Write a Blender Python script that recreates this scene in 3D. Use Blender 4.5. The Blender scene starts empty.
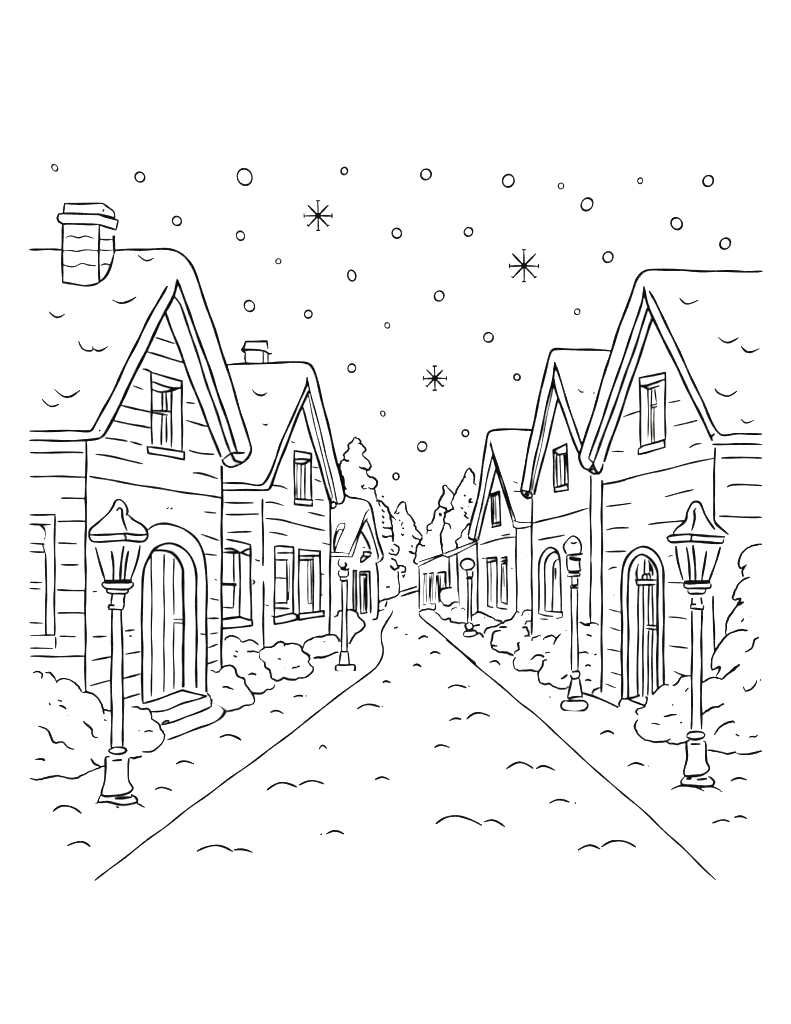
import bpy, math, random
from mathutils import Vector
from mathutils.bvhtree import BVHTree

random.seed(7)
SC = bpy.context.scene
COL = SC.collection
F, CX, HY, EYE = 1000.0, 395.5, 590.0, 1.6       # focal length, centre and horizon (pixels), eye height (m)
CAM = Vector((0, 0, EYE))
V = Vector

# ------------------------------------------------------------------ reading of the photo
REG = dict(A1=(20,190,3.164), A2=(20,420,3.164), A3=(20,640,3.164), A4=(210,330,3.955), A5=(210,500,3.955),
           A6=(400,340,3.595), A7=(400,520,3.595), A8=(560,250,3.595), B1=(560,480,3.595), B2=(600,660,4.267),
           B3=(320,430,4.876), B4=(330,490,7.88), B5=(75,490,8.533), B6=(655,490,8.533), B7=(20,500,5.12),
           B8=(130,500,4.267), C3=(20,660,3.595), C4=(200,600,3.595), C5=(400,640,3.595), C6=(490,540,5.39),
           C7=(410,460,6.024), C8=(210,530,5.39), P=(0,0,1.0))

def pts(reg, s):
    ox, oy, k = REG[reg]
    out = []
    for t in s.split():
        a, b = t.split(',')
        out.append((ox+float(a)/k, oy+float(b)/k))
    return out

def S(reg, s):
    """strokes: 'x,y x,y; !x,y x,y' ('!' = keep the corners sharp)"""
    res = []
    for st in s.split(';'):
        st = st.strip()
        if not st: continue
        sharp = st.startswith('!')
        res.append((pts(reg, st.lstrip('!')), sharp))
    return res

def ray(x, y): return V(((x-CX)/F, 1.0, (HY-y)/F))
def at(x, y, d): return CAM + ray(x, y)*d

class Plane:
    def __init__(s, p, n): s.p, s.n = V(p), V(n).normalized()
    def hit(s, x, y):
        r = ray(x, y); k = r.dot(s.n)
        return CAM + r*((s.p-CAM).dot(s.n)/k)
    def shift(s, dx=0, dy=0, dz=0): return Plane(s.p+V((dx,dy,dz)), s.n)
def frontal(d): return Plane((0,d,0), (0,1,0))
def level(z): return Plane((0,0,z), (0,0,1))
def facing(x, d):
    a = V(((x-CX)/F, 1, 0)); return Plane(a*d, a)
def upright(xa, da, xb, db):
    a, b = at(xa, HY, da), at(xb, HY, db); u = b-a
    return Plane(a, (u.y, -u.x, 0))

def smooth(p, step=3.0, sharp=False, closed=False):
    q = list(p)
    if closed: q = q + [q[0]]
    out = []
    n = len(q)
    tang = []
    for i in range(n):
        if closed: a, b = q[i-1 if i else n-2], q[i+1 if i < n-1 else 1]
        else: a, b = q[max(i-1,0)], q[min(i+1,n-1)]
        L = (math.hypot(q[i][0]-a[0], q[i][1]-a[1]) + math.hypot(b[0]-q[i][0], b[1]-q[i][1])) or 1
        tang.append(((b[0]-a[0])/L, (b[1]-a[1])/L))
    if not closed and n > 2 and not sharp:
        for i, j in ((0, 1), (n-1, n-2)):
            L = math.hypot(q[j][0]-q[i][0], q[j][1]-q[i][1]) or 1
            sg = 1 if i == 0 else -1
            c = (sg*(q[j][0]-q[i][0])/L, sg*(q[j][1]-q[i][1])/L)
            tang[i] = (1.5*c[0]-.5*tang[j][0], 1.5*c[1]-.5*tang[j][1])
    for i in range(n-1):
        a, b = q[i], q[i+1]
        L = math.hypot(b[0]-a[0], b[1]-a[1])
        m = max(1, int(math.ceil(L/step)))
        for k in range(m):
            t = k/m
            if sharp or n == 2:
                out.append((a[0]+(b[0]-a[0])*t, a[1]+(b[1]-a[1])*t))
            else:
                h1 = 2*t**3-3*t*t+1; h2 = t**3-2*t*t+t; h3 = -2*t**3+3*t*t; h4 = t**3-t*t
                out.append(tuple(h1*a[c]+h2*L*tang[i][c]+h3*b[c]+h4*L*tang[i+1][c] for c in (0,1)))
    if not closed: out.append(q[-1])
    return out

# ------------------------------------------------------------------ materials
def mat(name, lo, hi, rough=0.9, scale=3.0, spec=0.1):
    m = bpy.data.materials.new(name); m.use_nodes = True
    nt = m.node_tree; b = nt.nodes['Principled BSDF']
    tc = nt.nodes.new('ShaderNodeTexCoord'); nz = nt.nodes.new('ShaderNodeTexNoise'); cr = nt.nodes.new('ShaderNodeValToRGB')
    nz.inputs['Scale'].default_value = scale; nz.inputs['Detail'].default_value = 4
    cr.color_ramp.elements[0].color = (*lo, 1); cr.color_ramp.elements[1].color = (*hi, 1)
    nt.links.new(tc.outputs['Object'], nz.inputs['Vector']); nt.links.new(nz.outputs['Fac'], cr.inputs['Fac'])
    nt.links.new(cr.outputs['Color'], b.inputs['Base Color'])
    b.inputs['Roughness'].default_value = rough; b.inputs['Specular IOR Level'].default_value = spec
    return m
M = dict(
    snow=mat('fresh_snow', (.86,.86,.87), (.9,.9,.9), 1, 1.2),
    paint=mat('white_painted_boards', (.84,.84,.84), (.89,.89,.89), .8, 2),
    trim=mat('white_trim', (.85,.85,.85), (.9,.9,.9), .7, 5),
    metal=mat('white_enamel', (.85,.85,.85), (.9,.9,.9), .6, 6),
    glass=mat('frosted_glass', (.86,.86,.86), (.9,.9,.9), .5, 4),
    leaf=mat('snow_laden_leaves', (.85,.85,.85), (.9,.9,.9), 1, 5),
    stone=mat('snowy_stone', (.84,.84,.84), (.89,.89,.89), .95, 4))
INK = bpy.data.materials.new('black_line'); INK.use_nodes = True
_b = INK.node_tree.nodes['Principled BSDF']
_nz = INK.node_tree.nodes.new('ShaderNodeTexNoise'); _cr = INK.node_tree.nodes.new('ShaderNodeValToRGB')
_cr.color_ramp.elements[0].color = (.0005,.0005,.0005,1); _cr.color_ramp.elements[1].color = (.002,.002,.002,1)
INK.node_tree.links.new(_nz.outputs['Fac'], _cr.inputs['Fac']); INK.node_tree.links.new(_cr.outputs['Color'], _b.inputs['Base Color'])
_b.inputs['Roughness'].default_value = 1; _b.inputs['Specular IOR Level'].default_value = 0

WID = 1.62        # overall line weight

# ------------------------------------------------------------------ mesh builder
class MB:
    def __init__(s): s.v, s.f, s.iv, s.if_ = [], [], [], []; s._bvh = None
    def vert(s, p): s.v.append(V(p)); return len(s.v)-1
    def face(s, ids): s.f.append(list(ids)); s._bvh = None
    def prism(s, poly, vec):
        vec = V(vec); n = len(poly)
        a = [s.vert(p) for p in poly]; b = [s.vert(V(p)+vec) for p in poly]
        s.face(a); s.face(b[::-1])
        for i in range(n): s.face([a[i], b[i], b[(i+1)%n], a[(i+1)%n]])
    def plate(s, px, plane, vec):
        s.prism([plane.hit(*p) for p in px], vec)
    def ring(s, outer, inner, plane, vec):
        vec = V(vec); n = len(outer)
        o = [s.vert(plane.hit(*p)) for p in outer]; i = [s.vert(plane.hit(*p)) for p in inner]
        o2 = [s.vert(s.v[k]+vec) for k in o]; i2 = [s.vert(s.v[k]+vec) for k in i]
        for k in range(n):
            l = (k+1) % n
            s.face([o[k],o[l],i[l],i[k]]); s.face([o2[k],i2[k],i2[l],o2[l]])
            s.face([o[k],o2[k],o2[l],o[l]]); s.face([i[k],i[l],i2[l],i2[k]])
    def box(s, lo, hi):
        x0,y0,z0 = lo; x1,y1,z1 = hi
        s.prism([(x0,y0,z0),(x1,y0,z0),(x1,y1,z0),(x0,y1,z0)], (0,0,z1-z0))
    def lathe(s, rows, d, n=28, twist=0.0):
        """rows: (x left, x right, y) in photo pixels, top to bottom; round solid about an upright axis"""
        xm = sum(r[0]+r[1] for r in rows)/(2*len(rows))
        pl = facing(xm, d); s.plane = pl
        w = pl.n; rings = []
        for xl, xr, y in rows:
            a, b = pl.hit(xl, y), pl.hit(xr, y); c = (a+b)/2; u = (b-a)/2; r = u.length
            rings.append([s.vert(c + u*math.cos(2*math.pi*k/n+twist) + w*r*math.sin(2*math.pi*k/n+twist)) for k in range(n)])
        for a, b in zip(rings, rings[1:]):
            for k in range(n): s.face([a[k], a[(k+1)%n], b[(k+1)%n], b[k]])
        s.face(rings[0][::-1]); s.face(rings[-1])
    def blob(s, px, d, fat=.45, step=3.0, closed_smooth=True):
        """lumpy solid: outline in photo pixels is its widest section, domed to front and back"""
        o = smooth(px, step, not closed_smooth, True)
        xm = (min(p[0] for p in o)+max(p[0] for p in o))/2
        pl = facing(xm, d); s.plane = pl
        P3 = [pl.hit(*p) for p in o]
        c = sum(P3, V())/len(P3)
        u = V((pl.n.y, -pl.n.x, 0))
        ws = [(p-c).dot(u) for p in P3]; zs = [p.z for p in P3]
        D = fat*min(max(ws)-min(ws), max(zs)-min(zs))
        eq = [s.vert(p) for p in P3]; n = len(eq)
        for sg in (-1, 1):
            prev = eq
            for t in (.12, .3, .52, .78, 1.05, 1.3):
                cs, sn = math.cos(t), math.sin(t)
                cur = [s.vert(c + (p-c)*cs + pl.n*(sg*D*sn*(1+.10*math.sin(5*k*2*math.pi/n+t*3)*cs))) for k, p in enumerate(P3)]
                for k in range(n): s.face([prev[k], prev[(k+1)%n], cur[(k+1)%n], cur[k]])
                prev = cur
            tip = s.vert(c + pl.n*sg*D)
            for k in range(n): s.face([prev[k], prev[(k+1)%n], tip])
    def conifer(s, px, d, step=2.0):
        """tree crown: outline in photo pixels is its section through the trunk, turned round the trunk"""
        o = smooth(px, step, False, True)
        ys = [p[1] for p in o]; top = min(ys); bot = max(ys)
        xm = (min(p[0] for p in o)+max(p[0] for p in o))/2
        pl = facing(xm, d); s.plane = pl
        apex = o[ys.index(top)][0]
        base = [p[0] for p in o if p[1] > bot-(bot-top)*.25]; xb = (min(base)+max(base))/2
        P3 = [pl.hit(*p) for p in o]
        AX = [pl.hit(apex+(xb-apex)*(p[1]-top)/(bot-top), p[1]) for p in o]
        eq = [s.vert(p) for p in P3]; n = len(eq); s.axis = AX
        for sg in (-1, 1):
            prev = eq
            for t in (.15, .4, .7, 1.0, 1.3, 1.5708):
                cs, sn = math.cos(t), math.sin(t)
                cur = []
                for k, (p, a) in enumerate(zip(P3, AX)):
                    r = (p-a).length
                    cur.append(s.vert(a + (p-a)*cs + pl.n*(sg*r*sn*.8) + V((0,0,r*.08*math.sin(t*6+k)))))
                for k in range(n): s.face([prev[k], prev[(k+1)%n], cur[(k+1)%n], cur[k]])
                prev = cur
    # ---- drawn lines: thin round beads lying on the surface, part of the same mesh
    def bvh(s):
        if s._bvh is None: s._bvh = BVHTree.FromPolygons(s.v, s.f)
        return s._bvh
    def ink(s, P, w, taper=True, closed=False):
        P = [V(p) for p in P]
        n = len(P)
        if n < 2: return
        ph = random.uniform(0, 6.28); N = 6; prev = None; first = None
        ref = None
        for i, p in enumerate(P):
            a = P[i-1] if (i or closed) else P[0]; b = P[(i+1)%n] if (i < n-1 or closed) else P[-1]
            t = (b-a)
            if t.length < 1e-9: t = V((1,0,0))
            t.normalize()
            if ref is None: ref = V((0,0,1)) if abs(t.z) < .8 else V((0,1,0))
            u = ref - t*ref.dot(t)
            if u.length < 1e-6: u = t.orthogonal()
            u.normalize(); ref = u; v = t.cross(u)
            k = 1 + .10*math.sin(ph+i*.55)
            if taper and not closed:
                k *= min(1, .74+.13*min(i, n-1-i))
            r = w*WID*.5*max(p.y, .3)/F*k
            ring = []
            for q in range(N):
                an = 2*math.pi*q/N
                s.iv.append(p+u*(r*math.cos(an))+v*(r*math.sin(an))); ring.append(len(s.iv)-1)
            if prev:
                for q in range(N): s.if_.append([prev[q], prev[(q+1)%N], ring[(q+1)%N], ring[q]])
            else: first = ring
            prev = ring
        if closed:
            for q in range(N): s.if_.append([prev[q], prev[(q+1)%N], first[(q+1)%N], first[q]])
        else:
            s.if_.append(first[::-1]); s.if_.append(prev)
    def trace(s, strokes, w=1.8, on=None, closed=False, wob=.28, maxlift=25, jag=0.0):
        for p, sharp in strokes:
            q = smooth(p, 3.0, sharp, closed)
            if len(q) == 2: q = [q[0], ((q[0][0]+q[1][0])/2, (q[0][1]+q[1][1])/2), q[1]]
            a1, a2 = random.uniform(0, 6.28), random.uniform(0, 6.28)
            q = [(x+wob*math.sin(a1+i*.31)+jag*random.uniform(-1, 1), y+wob*math.sin(a2+i*.37)+jag*random.uniform(-1, 1)) for i, (x, y) in enumerate(q)]
            hits = []
            for x, y in q:
                if on: hits.append((on.hit(x, y), on.n))
                else:
                    h = s.bvh().ray_cast(CAM, ray(x, y).normalized())
                    hits.append((h[0], h[1]) if h[0] is not None else None)
            if not on and any(h is None for h in hits):
                good = [i for i, h in enumerate(hits) if h]
                for i, h in enumerate(hits):
                    if h: continue
                    if getattr(s, 'plane', None): hits[i] = (s.plane.hit(*q[i]), V((0,0,0)))
                    elif good:
                        j = min(good, key=lambda g: abs(g-i)); hits[i] = (at(*q[i], hits[j][0].y), V((0,1,0)))
                    else: hits[i] = None
            if any(h is None for h in hits):
                print('lost stroke', p[:2]); continue
            D = []
            for (x, y), (h, nn) in zip(q, hits):
                rd = ray(x, y).normalized(); r = w*WID*.5*h.y/F
                D.append((h-CAM).length - min(r/max(abs(nn.dot(rd)), .02), r*maxlift))
            if not on:                          # keep the bead smooth and never below the surface
                n = len(D)
                lo = [min(D[max(0, i-2):i+3]) for i in range(n)]
                D = [sum(lo[max(0, i-2):i+3])/len(lo[max(0, i-2):i+3]) for i in range(n)]
            P3 = [CAM + ray(x, y).normalized()*dd for (x, y), dd in zip(q, D)]
            s.ink(P3, w, closed=closed)
    def build(s, name, m, parent=None, origin=None):
        o0 = V(origin) if origin is not None else V((0,0,0))
        vs = [tuple(p-o0) for p in s.v] + [tuple(p-o0) for p in s.iv]
        k = len(s.v)
        me = bpy.data.meshes.new(name)
        me.from_pydata(vs, [], s.f + [[i+k for i in f] for f in s.if_])
        me.materials.append(M[m]); me.materials.append(INK)
        me.polygons.foreach_set('material_index', [0]*len(s.f)+[1]*len(s.if_))
        me.validate(); me.update()
        ob = bpy.data.objects.new(name, me); COL.objects.link(ob)
        if parent is not None: ob.parent = parent
        else: ob.location = o0
        return ob

def tag(o, label=None, cat=None, group=None, kind=None):
    if label: o['label'] = label
    if cat: o['category'] = cat
    if group: o['group'] = group
    if kind: o['kind'] = kind
    return o
def empty(name, loc, label, cat, group=None):
    o = bpy.data.objects.new(name, None); COL.objects.link(o); o.location = loc; o.empty_display_size = .3
    return tag(o, label, cat, group)

# ------------------------------------------------------------------ houses
class House:
    def __init__(s, name, label, sx, xn, dn, xf, df, o, L, group='gabled houses along the street'):
        s.sx, s.xn, s.dn, s.xf, s.df, s.o, s.L = sx, xn, dn, xf, df, o, L
        s.G = upright(xn, dn, xf, df); s.GO = s.G.shift(dx=sx*o); s.N = frontal(dn)
        a, b = at(xn, HY, dn), at(xf, HY, df)
        s.base = V(((a.x+b.x)/2-sx*L/2, (a.y+b.y)/2, 0))
        s.e = empty(name, s.base, label, 'house', group)
        s.roof, s.wall = MB(), MB()
    def foot(s, x, d): p = at(x, HY, d); return V((p.x, p.y, 0))
    def make_roof(s, poly):
        s.roof.plate(poly, s.GO, (-s.sx*(s.L+s.o+.2), 0, 0))
    def make_wall(s, yn, apex, yf, door=None):
        """gable end, with the doorway cut as a notch from the ground"""
        G = s.G
        a = s.foot(s.xn, s.dn); b = s.foot(s.xf, s.df)
        ap = s.GO.hit(*apex) + V((-s.sx*s.o, 0, .06))
        poly = [a, G.hit(s.xn, yn), ap, G.hit(s.xf, yf), b]
        if door:
            d3 = [G.hit(*p) for p in door]
            d3 = [V((d3[0].x, d3[0].y, 0))] + d3 + [V((d3[-1].x, d3[-1].y, 0))]
            poly += d3[::-1] if (d3[0]-a).length < (d3[-1]-a).length else d3
        s.wall.prism(poly, (-s.sx*s.L, 0, 0))
    def window(s, outer, inner, frame=(), pane=(), sill=None, sillmarks=(), front=True, label=None, outline=True, pw=1.55):
        if front:
            f = lambda t: s.G.shift(dx=s.sx*t); vec = lambda t: (-s.sx*(t+.004), 0, 0)
        else:
            f = lambda t: s.N.shift(dy=-t); vec = lambda t: (0, t+.004, 0)
        k = min(1.2, s.dn/14)
        m = MB(); m.ring(outer, inner, f(.05*k), vec(.05*k)); m.trace(frame, 1.7, f(.05*k))
        w = m.build('window', 'trim', s.e, s.base)
        if label: w['label'] = label
        m = MB(); c = (sum(p[0] for p in inner)/len(inner), sum(p[1] for p in inner)/len(inner))
        m.plate([(c[0]+(p[0]-c[0])*1.08, c[1]+(p[1]-c[1])*1.03) for p in inner], f(.022*k), vec(.022*k)); m.trace(pane, pw, f(.024*k))
        m.build('pane', 'glass', w, s.base)
        if sill:
            m = MB(); m.plate(sill, f(.09*k), vec(.09*k))
            if outline: m.trace([(sill+[sill[0]], True)], 1.7, f(.09*k))
            m.trace(sillmarks, 1.5, f(.09*k))
            m.build('sill', 'snow', w, s.base)
        return w
    def finish(s):
        s.wall.build('wall', 'paint', s.e, s.base); s.roof.build('roof', 'snow', s.e, s.base)

# ---- left front house
h = House('gabled_house', 'largest left house with a square chimney, arched plank door and doorstep behind the tall lamp', 1, 86.4, 11.0, 221.7, 16.25, .21, 4.2)
h.make_roof(pts('A1', '225,762 465,305 488,245 502,192 515,203 537,228 557,270 650,545 729,805 732,822 722,848 705,862 688,828 499,287 486,330 460,385 270,770 250,787 228,790'))
h.roof.trace(S('A1', '30,188 80,188 131,190; 298,193 340,189 400,188 470,188 510,200 537,228 557,270 600,395 650,545 700,710 729,805 732,822 722,848 705,864'), 1.9, h.GO)
h.roof.trace(S('A1', '465,305 430,365 360,500 300,625 232,752 222,762 150,762 30,763; 499,283 488,328 460,385 360,590 270,770 245,788 150,793 30,792'), 2, h.GO)
h.roof.trace(S('A1', '499,285 530,372 600,565 688,828'), 2, h.GO)
h.roof.plate(pts('A1', '668,831 644,852 650,870 672,879 706,863 712,840 690,830'), h.GO.shift(dx=-.01), (-.07,0,0))
h.roof.trace(S('A1', '640,852 650,870 670,878 712,860; !668,832 645,852; !668,832 680,856 706,862; !668,831 710,832'), 1.8, h.GO)
h.roof.trace(S('A1', '373,205 400,222 426,213; 290,346 320,358 350,350 370,337; 90,385 115,402 144,390; 185,478 200,503 228,507 231,490; 229,500 250,508 280,495; 107,630 145,655 192,632; 70,660 95,683 124,677; 250,765 255,758'), 1.7)
h.roof.trace(S('A1', '486,335 510,370 590,610 665,830'), 1.8)
h.make_wall(434, pts('A1', '496,292')[0], 454, pts('B8', '54,868 52,400 60,300 80,250 110,200 165,183 215,198 255,235 278,290 283,360 283,830'))
w = h.wall
w.trace(S('A1', '460,385 540,600 640,855'), 1.8, h.G)
w.trace(S('A2', '210,66 208,300 207,500 207,862; 640,130 639,400 638,785'), 1.9, h.G)
w.trace(S('A1', '432,468 488,485; 405,513 520,546; 390,567 405,570 418,577; 360,620 390,630; 317,680 415,704; 298,730 412,753; 270,784 340,795; 350,797 385,806; 527,672 552,676; 528,730 590,747; 535,823 570,832 614,837; 240,837 310,847 388,867; 548,896 575,898 626,913'), 1.6, h.G)
w.trace(S('A2', '222,178 300,193 450,218 638,246; 465,282 470,278; 478,282 483,277; 583,290 620,295; 572,362 630,380; 587,424 622,427; 602,564 628,569; 597,627 628,628; 604,677 627,673; 598,720 626,710; 592,772 624,760; 617,503 623,507; 232,685 275,684; 232,543 245,543; 333,668 363,665; 347,684 353,684; 228,762 290,748; 334,742 382,732; 222,840 285,825; 330,817 378,803; 330,882 384,866'), 1.6, h.G)
w.trace(S('A2', '30,103 200,103; 30,178 208,180; 128,248 208,247; 118,320 205,321; 120,390 180,391; 128,457 187,458; 118,538 206,539; 118,610 206,611; 125,685 176,685; 30,748 203,748'), 1.65, h.N)
h.window(pts('B7', '-20,75 178,75 176,692 -20,692'), pts('B7', '-5,124 133,124 133,690 -5,690'),
         S('B7', '!48,75 178,75 176,690; 48,124 158,124; 132,268 133,480 132,690'),
         S('B7', '95,128 120,145 134,175 124,203; 48,222 128,224; 48,264 128,266; 116,228 130,270; 48,420 116,424; 48,453 108,457; 48,629 118,629'),
         pts('B7', '-20,694 181,692 181,762 -20,760'), S('B7', '!48,695 180,692; !182,697 181,762; 48,760 172,758'), front=False, outline=False)
h.window(pts('A1', '415,578 514,604 513,826 417,806'), pts('A1', '420,632 486,630 482,818 420,806'),
         S('A1', '!415,578 514,604 511,627; 424,608 455,620 486,626 512,625; 418,630 440,640 470,637 505,626; !415,578 418,806; !513,604 513,826'),
         S('A1', '452,640 451,700; 463,640 465,700; 480,632 480,720 479,815; 418,697 478,702; 420,704 468,713; 450,712 448,808; 464,715 463,800'),
         pts('A1', '402,812 520,828 520,853 405,832'))
# door
m = MB(); DP = h.G.shift(dx=-.20)
m.plate(pts('B8', '40,880 38,420 50,300 75,240 110,205 160,190 215,215 240,280 243,850 225,862'), DP, (-.08,0,0))
m.trace(S('B8', '105,216 140,215 180,228 210,262 226,305 226,812'), 1.8, DP)
m.trace(S('B8', '92,232 93,500 93,838; 145,230 146,500 145,820; 187,248 187,490; 187,525 187,808; 188,508 225,510; 188,525 225,527'), 1.3, DP)
door = m.build('door', 'paint', h.e, h.base)
m = MB(); SP = h.G.shift(dx=.03)
inn = pts('B8', '54,866 52,400 60,300 80,250 110,200 165,183 215,198 255,235 278,290 283,360 283,830')
out = pts('B8', '46,872 44,400 44,290 52,205 78,125 140,102 215,115 280,165 315,230 327,320 327,838')
n = len(inn)
for k in range(n-1):
    m.prism([SP.hit(*p) for p in (out[k], out[k+1], inn[k+1], inn[k])], (-.034,0,0))
m.trace(S('B8', '54,866 52,400 60,300 80,250 110,205 165,184 215,198 255,235 278,290 283,360 283,830'), 1.9, SP)
m.trace(S('B8', '78,125 105,108 140,102 180,105 235,125 285,170 315,230 326,310 327,500 327,838'), 1.8, SP)
m.trace(S('B8', '303,570 322,573'), 1.4, SP)
m.build('door_surround', 'trim', h.e, h.base)
# steps
m = MB(); lv = level(.15)
m.plate(pts('B8', '40,880 54,868 180,800 225,770 330,825 345,845 325,840 220,872 150,900 95,905'), lv, (0,0,-.125))
m.trace(S('B8', '!54,868 130,845 225,812 325,835; 90,902 150,897 220,870 270,855 325,838; 330,825 345,845 345,882'), 1.7, lv)
m.trace(S('B8', '345,882 300,902 240,925 190,945 135,958; 135,952 150,942 170,940'), 1.7, level(.028))
m.build('step', 'snow', h.e, h.base)
m = MB(); lv = level(.03)
m.plate(pts('B8', '0,980 0,890 200,800 350,862 395,885 403,895 380,918 300,955 160,1005 60,1020'), lv, (0,0,-.03))
m.trace(S('B8', '352,868 395,890 405,906 385,930 340,955 300,970 230,998 160,1021'), 1.7, level(.004))
m.build('step', 'snow', h.e, h.base)
# chimney
m = MB(); cd = 12.5
q = lambda x, y, d=cd: at(*pts('A1', '%f,%f' % (x, y))[0], d)
z = lambda y: q(0, y).z
d2 = 12.95
A_, B_, C_ = q(134,0), q(250,0), q(297,0,d2); D_ = C_+(A_-B_)
plan = [V((p.x, p.y, 0)) for p in (A_, B_, C_, D_)]
def slab(m, grow, zlo, zhi):
    c = sum(plan, V())/4
    P4 = [c+(p-c)*(1+grow)+V((0,0,zlo)) for p in plan]; m.prism(P4, (0,0,zhi-zlo)); return P4
slab(m, 0, z(330), z(100))
Fp, Sp = frontal(cd), Plane(B_, ((C_-B_).y, -(C_-B_).x, 0))
m.trace(S('A1', '134,108 134,200 134,292; 250,108 250,292; 132,292 165,297 205,302 235,298 250,292'), 1.8, Fp)
m.trace(S('A1', '143,150 160,145 185,152 205,146 235,153; 138,192 160,190 180,194 205,190 245,193; 140,236 170,242 195,232 215,238 240,240'), 1.3, Fp)
m.trace(S('A1', '250,292 270,276 283,255 292,230 297,205; 297,118 297,160 298,205'), 1.8, Sp)
m.trace(S('A1', '250,155 270,158 290,157; 255,190 275,192 292,191; 258,238 270,234 288,238'), 1.3, Sp)
ch = m.build('chimney', 'stone', h.e, h.base)
m = MB(); slab(m, .14, z(108), z(76)); slab(m, .02, z(76), z(43))
Cp = frontal(cd-.08)
m.trace(S('A1', '!250,78 135,74 122,75 117,88 122,100 135,108 250,108; !250,78 310,97 304,126 250,108; !138,74 141,43 262,43; 262,43 280,55 297,68 300,86; 263,70 267,60; !138,74 250,76 300,90'), 1.8, Cp)
m.build('chimney_cap', 'snow', ch, h.base)
h.finish()

# ---- left second house
h = House('gabled_house', 'second left house with a small chimney and paired tall windows above round bushes', 1, 263.1, 20.0, 330.7, 28.0, .13, 5)
h.make_roof(pts('A4', '210,606 352,285 378,222 372,128 395,135 411,160 428,215 480,430 530,640 533,665 522,685 502,687 490,665 392,262 387,237 365,300 240,620 228,632 212,632'))
h.roof.trace(S('A4', '62,138 140,134 220,131 300,129 370,128 395,135 410,158 428,215 480,430 530,640 533,665 522,685 500,686'), 1.9, h.GO)
h.roof.trace(S('A4', '385,185 383,215 352,285 290,425 212,606 130,607 50,604; 390,240 365,300 300,460 240,620 228,632 120,633 50,632'), 1.9, h.GO)
h.roof.trace(S('A4', '386,195 396,240 447,440 504,683'), 1.4, h.GO); h.roof.trace(S('A4', '388,258 432,450 487,665'), 1.2, h.GO)
h.roof.trace(S('A4', '478,690 484,706 498,698 500,687; 478,690 488,680 500,688'), 1.8, h.GO)
h.roof.trace(S('A4', '165,232 182,252 205,258 227,245; 205,370 220,376 232,370'), 1.7)
h.make_wall(487, pts('A4', '387,240')[0], 500)
w = h.wall
w.trace(S('A4', '367,308 420,490 478,685'), 1.8, h.G)
w.trace(S('A5', '!208,-5 209,120 210,262; !211,320 212,582; !478,-10 476,250 474,530'), 1.9, h.G)
w.trace(S('A4', '58,682 172,684; 60,729 196,729'), 1.5, h.N); w.trace(S('A5', '68,127 165,126'), 1.5, h.N)
w.trace(S('A4', '322,440 336,446; 250,615 285,620 308,630; 222,682 250,683 290,695; 410,541 427,545; 414,590 440,599; 415,670 450,672; 390,722 455,735'), 1.5, h.G)
w.trace(S('A5', '220,72 280,78 340,95 455,120; 235,126 270,131 304,141; 445,170 474,178; 222,415 232,418; 445,292 452,293; 440,374 446,377'), 1.5, h.G)
w.trace(S('A5', '!180,233 184,242; 184,238 200,240; 170,315 178,325 170,335'), 1.4, h.N)
h.window(pts('A4', '334,478 400,490 402,674 335,668'), pts('A4', '340,526 376,526 376,668 340,666'),
         S('A4', '!334,670 334,478 400,490 402,674; 338,513 370,511 398,512; 338,526 372,528 398,512; 376,526 376,668'),
         S('A4', '345,528 345,665; 360,528 360,668'), pts('A4', '335,668 405,674 404,696 335,688'), pw=1.15)
h.window(pts('C8', '40,35 216,80 220,487 40,480'), pts('C8', '40,122 160,124 160,470 40,478'),
         S('C8', '!88,48 140,60 217,80 219,280 222,484; 75,100 120,100 160,118; 75,122 160,124; !160,124 205,102 215,105; 165,122 212,138; 160,124 161,300 160,470; !70,480 160,468 215,487'),
         S('C8', '127,125 130,280; 66,285 143,290; 66,297 143,299; 130,300 127,418; 75,418 127,420'),
         pts('C8', '40,482 160,470 215,487 228,485 230,515 150,523 40,534'), front=False)
h.window(pts('C8', '350,88 450,92 448,452 348,466'), pts('C8', '354,158 424,158 424,440 352,448'),
         S('C8', '!348,466 350,88 380,84 450,92 448,452; 365,122 445,124; 355,160 422,160'),
         S('C8', '415,162 415,400; 425,162 424,380; 360,259 410,260; 355,392 412,392; 355,422 428,422'),
         pts('C8', '346,470 445,450 468,458 478,480 400,498 348,508'), S('C8', '330,464 348,468'))
h.window(pts('C8', '478,102 595,115 595,438 480,452'), pts('C8', '482,160 556,158 556,440 482,448'),
         S('C8', '!480,452 478,102 595,115 595,438; 484,138 592,140; 480,162 556,158; 557,145 557,436'),
         S('C8', '530,165 530,395 550,398; 545,165 545,395'),
         pts('C8', '480,452 615,435 615,465 480,484'), pw=1.15)
m = MB(); cd = 24.6
q = lambda x, y, d=cd: at(*pts('A4', '%f,%f' % (x, y))[0], d)
m.box((q(140,0).x, cd, q(0,170).z), (q(208,0).x, cd+1.0, q(0,80).z))
m.trace(S('A4', '140,90 137,110 142,132; 210,85 211,130; 230,95 231,130'), 1.7, frontal(cd))
ch = m.build('chimney', 'stone', h.e, h.base)
m = MB(); m.box((q(130,0).x, cd-.06, q(0,80).z), (q(232,0).x, cd+1.1, q(0,45).z))
m.trace(S('A4', '!125,80 135,66 140,46 225,43 230,75; 122,80 170,79 215,83 232,93 246,91; 125,80 138,90'), 1.8, frontal(cd-.06))
m.build('chimney_cap', 'snow', ch, h.base)
h.finish()

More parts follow.
